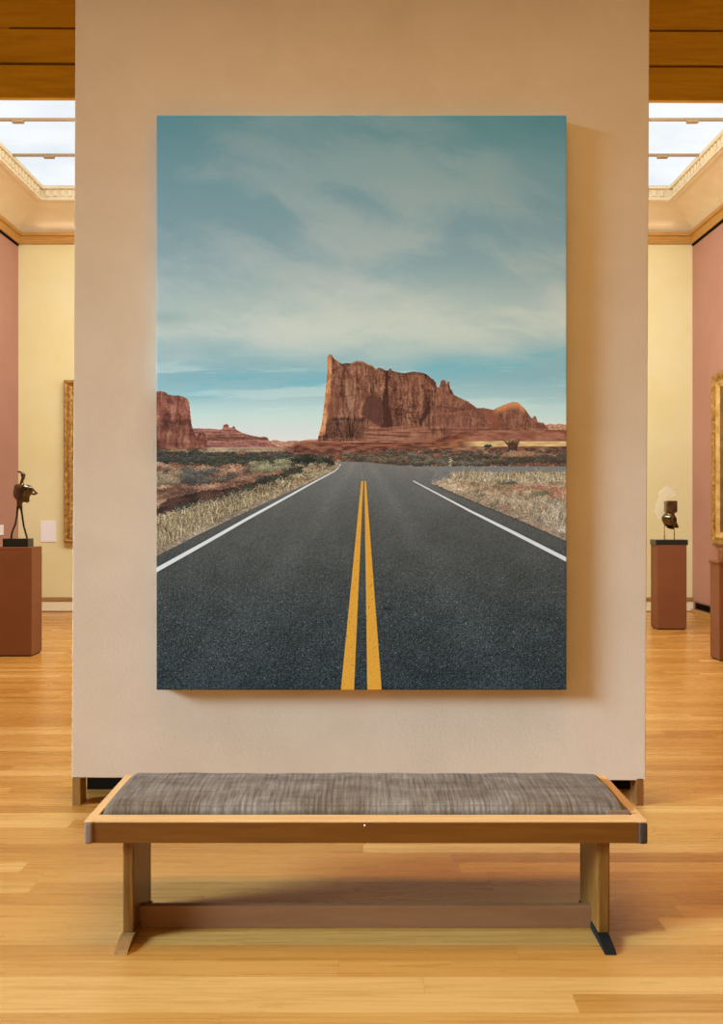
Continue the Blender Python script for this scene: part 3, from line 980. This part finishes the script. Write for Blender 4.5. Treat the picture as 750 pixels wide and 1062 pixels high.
# ------------------------------------------------------------------ the bench
B0, B1, BF, BB = -0.99, 1.022, 3.10, 3.64
ZT, ZR = 0.448, 0.366
be = thing('bench', 'long low oak bench with a grey woven seat pad', 'bench', (.016, 3.37, 0))
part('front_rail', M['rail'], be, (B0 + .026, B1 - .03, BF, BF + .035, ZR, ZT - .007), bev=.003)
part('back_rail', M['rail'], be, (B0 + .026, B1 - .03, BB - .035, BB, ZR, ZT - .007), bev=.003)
part('rim', M['rim'], be, (B0 + .03, B1 - .03, BF - .002, BF + .062, ZT - .008, ZT), bev=.003, label='oak top rim, lightened as if lit')
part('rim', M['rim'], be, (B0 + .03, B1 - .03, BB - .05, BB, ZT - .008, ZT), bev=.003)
for x0, x1, lb in ((B0, B0 + .034, 'oak end rim, lightened as if lit'), (B1 - .036, B1, 'oak end rim, lightened as if lit')):  # end rims carry the lightened tone standing for light
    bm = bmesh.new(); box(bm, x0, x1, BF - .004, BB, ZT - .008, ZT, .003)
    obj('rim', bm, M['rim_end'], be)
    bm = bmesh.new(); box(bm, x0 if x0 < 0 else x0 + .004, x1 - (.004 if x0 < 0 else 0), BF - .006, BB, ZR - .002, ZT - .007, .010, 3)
    o = obj('end_rail', bm, M['end_grain'] if x0 < 0 else M['end_shaded'], be)
    o['label'] = 'mauve brown end-grain corner' if x0 < 0 else 'end-grain corner darkened as if in shade'
part('seat_board', M['rail'], be, (B0 + .05, B1 - .05, BF + .03, BB - .03, ZT - .04, ZT - .02))
bm = bmesh.new(); ball(bm, (.012, BF - .0005, ZT - .017), .0042, .002, .0042, 10, 8)
obj('screw_plug', bm, M['cream'], be, True)
# domed seat pad
bm = bmesh.new()
cx_0, cx_1, cy_0, cy_1 = B0 + .036, B1 - .038, BF + .064, BB - .052
nx, ny = 120, 30
zb = ZT - .022


def pad_z(u, v):
    eu = min(u, 1 - u) * (cx_1 - cx_0); ev = min(v, 1 - v) * (cy_1 - cy_0)
    R = .055
    k = 1.0
    for e_ in (eu, ev):
        t = min(1.0, e_ / R)
        k *= math.sqrt(max(0.0, 1 - (1 - t) ** 2))
    dome = 1 - .35 * (2 * v - 1) ** 2
    right = 1 - .18 * max(0, (u - .9) / .1) ** 2
    return zb + .034 * min(1, k * 1.15) + (.030 * dome * right) * k + .0025 * math.sin(u * 37) * math.sin(v * 9 + u * 20) * k


vs_ = [[None] * (ny + 1) for _ in range(nx + 1)]
for i in range(nx + 1):
    for j in range(ny + 1):
        u = .5 - .5 * math.cos(math.pi * i / nx); v = .5 - .5 * math.cos(math.pi * j / ny)
        u = .5 * u + .5 * i / nx; v = .5 * v + .5 * j / ny
        # the corners are rounded in plan
        X = cx_0 + u * (cx_1 - cx_0); Y = cy_0 + v * (cy_1 - cy_0)
        vs_[i][j] = bm.verts.new((X, Y, pad_z(u, v)))
for i in range(nx):
    for j in range(ny):
        bm.faces.new((vs_[i][j], vs_[i + 1][j], vs_[i + 1][j + 1], vs_[i][j + 1]))
bd = [vs_[i][0] for i in range(nx + 1)] + [vs_[nx][j] for j in range(1, ny + 1)] + [vs_[i][ny] for i in range(nx - 1, -1, -1)] + [vs_[0][j] for j in range(ny - 1, 0, -1)]
bt = [bm.verts.new((v.co.x, v.co.y, zb)) for v in bd]
for i in range(len(bd)):
    k = (i + 1) % len(bd)
    if (bd[i].co - bt[i].co).length + (bd[k].co - bt[k].co).length > 1e-7:
        bm.faces.new((bd[i], bt[i], bt[k], bd[k]))
bm.faces.new(list(reversed(bt)))
bmesh.ops.remove_doubles(bm, verts=bm.verts[:], dist=1e-6)
obj('seat_pad', bm, M['cushion'], be, True)
part('corner_tab', M['end_grain'], be, (.895, .978, BF + .061, BF + .074, ZT - .004, ZT + .013), bev=.003, label='dark worn corner of the pad')
for sx, x0, x1 in ((-1, -.866, -.826), (1, .857, .901)):
    lg = part('leg', M['leg'], be, (x0, x1, 3.145, 3.41, .022, ZR + .01), bev=.006)
    xf0, xf1 = (x0 - .002, x1 + .006) if sx < 0 else (x0 - .004, x1 - .008)
    bm = bmesh.new()
    prism(bm, [(3.035, 0), (3.05, .012), (3.12, .026), (3.405, .026), (3.41, .012), (3.41, 0)], xf0, xf1)
    for v in bm.verts:
        v.co = Vector((v.co.y, v.co.x, v.co.z))
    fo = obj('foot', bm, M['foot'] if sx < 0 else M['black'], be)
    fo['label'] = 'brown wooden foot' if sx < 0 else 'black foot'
part('stretcher', M['stretcher'], be, (-.83, .86, 3.232, 3.262, .0, .082), bev=.003)

# ------------------------------------------------------------------ pedestals


def pedestal(x0, x1, y0, depth, h, label, cap=0.0):
    p = thing('pedestal', label, 'pedestal', ((x0 + x1) / 2, y0 + depth / 2, 0), 'brown sculpture pedestals')
    part('body', M['pedestal'], p, (x0, x1, y0, y0 + depth, 0.012, h - .03), bev=.006)
    part('top', M['pedestal'], p, (x0 - cap, x1 + cap, y0 - cap, y0 + depth + cap, h - .03, h), bev=.005)
    part('base', M['black'], p, (x0 + .015, x1 - .015, y0 + .015, y0 + depth - .015, 0, .014))
    return p


pedestal(-3.98, -3.535, 9.3, .30, 1.172, 'brown pedestal carrying the long-legged bronze figure, by the left edge')
pedestal(3.90, 4.285, 11.43, .27, 1.112, 'brown pedestal carrying the squat bronze form, in front of the yellow wall')
pedestal(3.712, 4.16, 9.0, .24, 1.04, 'brown pedestal cut off by the right edge, carrying only a low block', .012)

# block on the cropped pedestal
bm = bmesh.new()
box(bm, 3.775, 4.05, 9.06, 9.2, 1.04, 1.165, .012, 3)
o = obj('sculpture_block', bm, M['pedestal'])
o['label'] = 'small brown block on the pedestal cut off by the right edge'
o['category'] = 'sculpture'


def fuse(o, vox=.009, it=6):
    r = o.modifiers.new('Fuse', 'REMESH')
    r.mode = 'VOXEL'
    r.voxel_size = vox
    r.use_smooth_shade = True
    s = o.modifiers.new('Smooth', 'SMOOTH')
    s.iterations = it
    s.factor = .5


# --- long-legged figure
dS = 9.43
sc_ = dS / F


def q(x, y, off=0.0):
    p = px(x, y, dS)
    return (p.x, p.y + off, p.z)


s1 = thing('bronze_figure', 'long-legged abstract bronze figure on a black plinth before the left rose wall', 'sculpture', (px(19, 567, dS).x, dS, 1.172))
zt = px(19, 558.4, dS).z
part('plinth', M['black_stone'], s1, (px(5.8, 0, dS).x, px(32, 0, dS).x, dS - .08, dS + .08, 1.172, zt), bev=.004)
bm = bmesh.new()
k = sc_
tube(bm, [q(12.4, 559, -.02), q(13, 553, -.02), q(14.6, 548.5, -.02), q(17.2, 543.5, -.03), q(18.2, 535, -.02), q(18.6, 528, -.01), q(19.6, 522, 0)],
     [1.1 * k, 1.1 * k, 1.0 * k, 1.1 * k, 1.0 * k, 1.3 * k, 2.1 * k])
tube(bm, [q(27.2, 559, .03), q(25.6, 553, .03), q(23.6, 546, .03), q(22.4, 538, .03), q(21.6, 530, .02), q(20.8, 522, .01)],
     [1.1 * k, 1.1 * k, 1.1 * k, 1.1 * k, 1.2 * k, 2.1 * k])
obj_legs = obj('legs', bm, M['dark_bronze'], s1, True)
obj_legs['label'] = 'thin black bronze legs'
fuse(obj_legs, .007, 3)
bm = bmesh.new()
# hips, flaring skirt-like trunk and the shoulder bar
tube(bm, [q(20, 525.5), q(20.2, 521.5), q(21.4, 518), q(23.2, 513.5), q(24.4, 509), q(24.6, 505.4), q(24.4, 503)],
     [(2.2 * k, 2.2 * k), (3.0 * k, 3.0 * k), (5.0 * k, 4 * k), (7.8 * k, 5 * k), (9.4 * k, 5.2 * k), (9.2 * k, 4.6 * k), (5.2 * k, 3 * k)], 18)
ball(bm, q(28, 518.6), 2.8 * k, 2.6 * k, 3.0 * k)
tube(bm, [q(15.2, 505.2), q(18, 504.6), q(23, 504.8), q(28, 505.8), q(33, 507.4)], [2.0 * k, 2.8 * k, 3.0 * k, 2.8 * k, 2.2 * k])
# left elbow
tube(bm, [q(16, 506), q(15, 510), q(14.8, 514), q(17, 516.8), q(19.2, 519)], [1.5 * k, 1.4 * k, 1.4 * k, 1.6 * k, 1.7 * k])
ball(bm, q(17, 513.4, -.01), 2.6 * k, 2.0 * k, 3.2 * k)
# right arm swung out
tube(bm, [q(31, 504.6), q(33.8, 506.6), q(36.2, 509.2), q(38.4, 511.6), q(35.4, 512.8), q(32.4, 511.4)], [1.8 * k, 1.4 * k, 1.3 * k, 1.4 * k, 1.2 * k, 1.4 * k])
tube(bm, [q(24, 505), q(22.4, 501), q(23.0, 498), q(24.4, 495)], [3.0 * k, 1.9 * k, 1.6 * k, 1.9 * k])
ball(bm, q(24.0, 492.8), 2.5 * k, 2.2 * k, 3.0 * k)
tube(bm, [q(23.4, 490.6), q(21.4, 489.6), q(19.8, 489.2), q(18.4, 489.0)], [1.5 * k, 1.2 * k, 1.1 * k, 1.0 * k])
bo = obj('body', bm, M['bronze'], s1, True)
fuse(bo, .007, 2)

# --- squat bronze form on two rods
dS = 11.55
k = dS / F
s2 = thing('bronze_torso', 'squat bronze form with a square head, raised on two rods', 'sculpture', (px(694, 0, dS).x, dS, 1.112))
zt = px(0, 559.6, dS).z
part('plinth', M['black_stone'], s2, (px(677.4, 0, dS).x, px(710.6, 0, dS).x, dS - .11, dS + .12, 1.112, zt), bev=.004)
for xx in (689.2, 699.4):
    bm = bmesh.new()
    tube(bm, [q(xx, 560.4), q(xx, 552), q(xx, 544)], [.55 * k] * 3, 8)
    obj('rod', bm, M['gilt'], s2, True)
bm = bmesh.new()
a = q(689.9, 519.3); b = q(701.4, 531.6)
box(bm, a[0], b[0], dS - .06, dS + .06, b[2], a[2], .01)
tube(bm, [q(695.4, 529), q(695.4, 533)], [(4.0 * k, 4 * k), (4.6 * k, 4 * k)], 14)
ball(bm, q(694.6, 539.6), 7.4 * k, 6.5 * k, 7.6 * k, 20, 14)
ball(bm, q(690.6, 538), 4.2 * k, 5 * k, 5.6 * k)
tube(bm, [q(697, 541), q(701, 545), q(703.6, 547.2)], [4 * k, 2.6 * k, 1.1 * k])
tube(bm, [q(692, 546), q(699, 547.4)], [2 * k, 2 * k])
o = obj('form', bm, M['bronze'], s2, True)
fuse(o, .010, 3)
# pale cloud-like shape behind it
dS = 11.62
bm = bmesh.new()
for (x, y, r) in ((692, 509, 6.4), (698, 511.5, 4.6), (686.5, 512.5, 5), (684.5, 522, 5.2), (682, 527, 4.0), (686.5, 529, 3.8), (689, 515, 5), (680.5, 533, 2.6), (683.6, 537, 3)):
    ball(bm, q(x, y), r * k * .9, .035, r * k)
tube(bm, [q(684, 560), q(683.4, 548), q(684, 536)], [.25 * k] * 3, 6)
o = obj('cloud_form', bm, M['cloud'], s2, True)
o['label'] = 'pale translucent cloud-like shape behind the bronze'
fuse(o, .02, 5)

# ------------------------------------------------------------------ gilt frames and labels


def frame(bm, w, h, prof):      # mitred frame in x,z; profile = (inset from the outer edge, height off the wall)
    rings = []
    for ins, ht in prof:
        rings.append([bm.verts.new((sx * (w / 2 - ins), -ht, sz * (h / 2 - ins))) for sx, sz in ((-1, -1), (1, -1), (1, 1), (-1, 1))])
    for a_, b_ in zip(rings, rings[1:]):
        for i in range(4):
            bm.faces.new((a_[i], a_[(i + 1) % 4], b_[(i + 1) % 4], b_[i]))


def gilt_picture(name, label, w, h, loc, rz, m_outer, m_inner, wd, th):
    root = thing(name, label, 'picture', loc)
    root.rotation_euler = (0, 0, rz)
    R = Matrix.Rotation(rz, 4, 'Z')

    def loc_obj(nm, bm_, mt):
        bmesh.ops.recalc_face_normals(bm_, faces=bm_.faces[:])
        me = bpy.data.meshes.new(nm)
        bm_.to_mesh(me); bm_.free()
        me.materials.append(mt)
        o_ = bpy.data.objects.new(nm, me)
        COL.objects.link(o_)
        o_.parent = root
        return o_
    bm_ = bmesh.new()
    frame(bm_, w, h, [(0, .0), (0, th * .7), (.012, th * .85), (.03, th), (.05, th * .97), (wd * .45, th * .72), (wd * .52, th * .8), (wd * .6, th * .78), (wd * .62, th * .5), (wd * .62, 0), (0, 0)])
    loc_obj('frame', bm_, m_outer)
    bm_ = bmesh.new()
    frame(bm_, w, h, [(wd * .6, .0), (wd * .6, th * .7), (wd * .75, th * .66), (wd * .95, th * .36), (wd, th * .34), (wd, .0), (wd * .6, 0)])
    o_ = loc_obj('inner_frame', bm_, m_inner)
    o_['label'] = 'paler gold inner slip'
    bm_ = bmesh.new()
    box(bm_, -w / 2 + wd - .01, w / 2 - wd + .01, -th * .3, -.01, -h / 2 + wd - .01, h / 2 - wd + .01)
    loc_obj('painting', bm_, M['oil'])
    return root


gilt_picture('gilt_framed_painting', 'ornate gold framed painting on the yellow wall, half hidden by the partition', 2.3, 2.52,
             (-4.60 + 1.15, YB, 2.33), 0, M['gilt'], M['gilt'], .16, .13)
gilt_picture('gilt_framed_painting', 'pale gold framed dark painting on the right rose wall, cut off by the photo edge', 2.6, 2.46,
             (XR, 12.58 - 1.3, 2.30), -math.pi / 2, M['gilt'], M['pale_gilt'], .19, .09)
for nm, lb, bx in (('wall_label', 'white label card on the yellow wall beside the gold frame', (-4.99, -4.752, YB - .012, YB, 1.085, 1.412)),
                   ('wall_label', 'white label card on the left rose wall at the photo edge', (XL, XL + .012, 12.55, 12.92, 1.21, 1.36))):
    o = part(nm, M['white'], None, bx, bev=.002)
    o['label'] = lb
    o['category'] = 'label'
    o['group'] = 'white wall labels'

# ------------------------------------------------------------------ light
w = bpy.data.worlds.new('room_light')
scene.world = w
w.use_nodes = True
bg = w.node_tree.nodes['Background']
bg.inputs['Color'].default_value = WORLD
bg.inputs['Strength'].default_value = 1.0


def area(name, loc, target, sx, sy, power, col, spread=math.pi):
    L = bpy.data.lights.new(name, 'AREA')
    L.shape = 'RECTANGLE'
    L.size = sx; L.size_y = sy
    L.energy = power
    L.color = col
    L.spread = spread
    o_ = bpy.data.objects.new(name, L)
    COL.objects.link(o_)
    o_.location = loc
    o_.rotation_euler = (Vector(target) - Vector(loc)).to_track_quat('-Z', 'Y').to_euler()
    return o_


for args in LAMPS:
    area(*args)

# ------------------------------------------------------------------ camera
cam = bpy.data.cameras.new('camera')
cam.sensor_fit = 'VERTICAL'
cam.sensor_height = 36.0
cam.lens = F / 1062 * 36.0
cam.clip_end = 100
co = bpy.data.objects.new('camera', cam)
COL.objects.link(co)
co.location = (0, 0, EYE)
co.rotation_euler = (math.pi / 2, 0, 0)
scene.camera = co
scene.view_settings.view_transform = 'Standard'
scene.view_settings.look = 'None'
scene.view_settings.exposure = 0.0
scene.view_settings.gamma = 1.0
scene.view_settings.use_curve_mapping = False
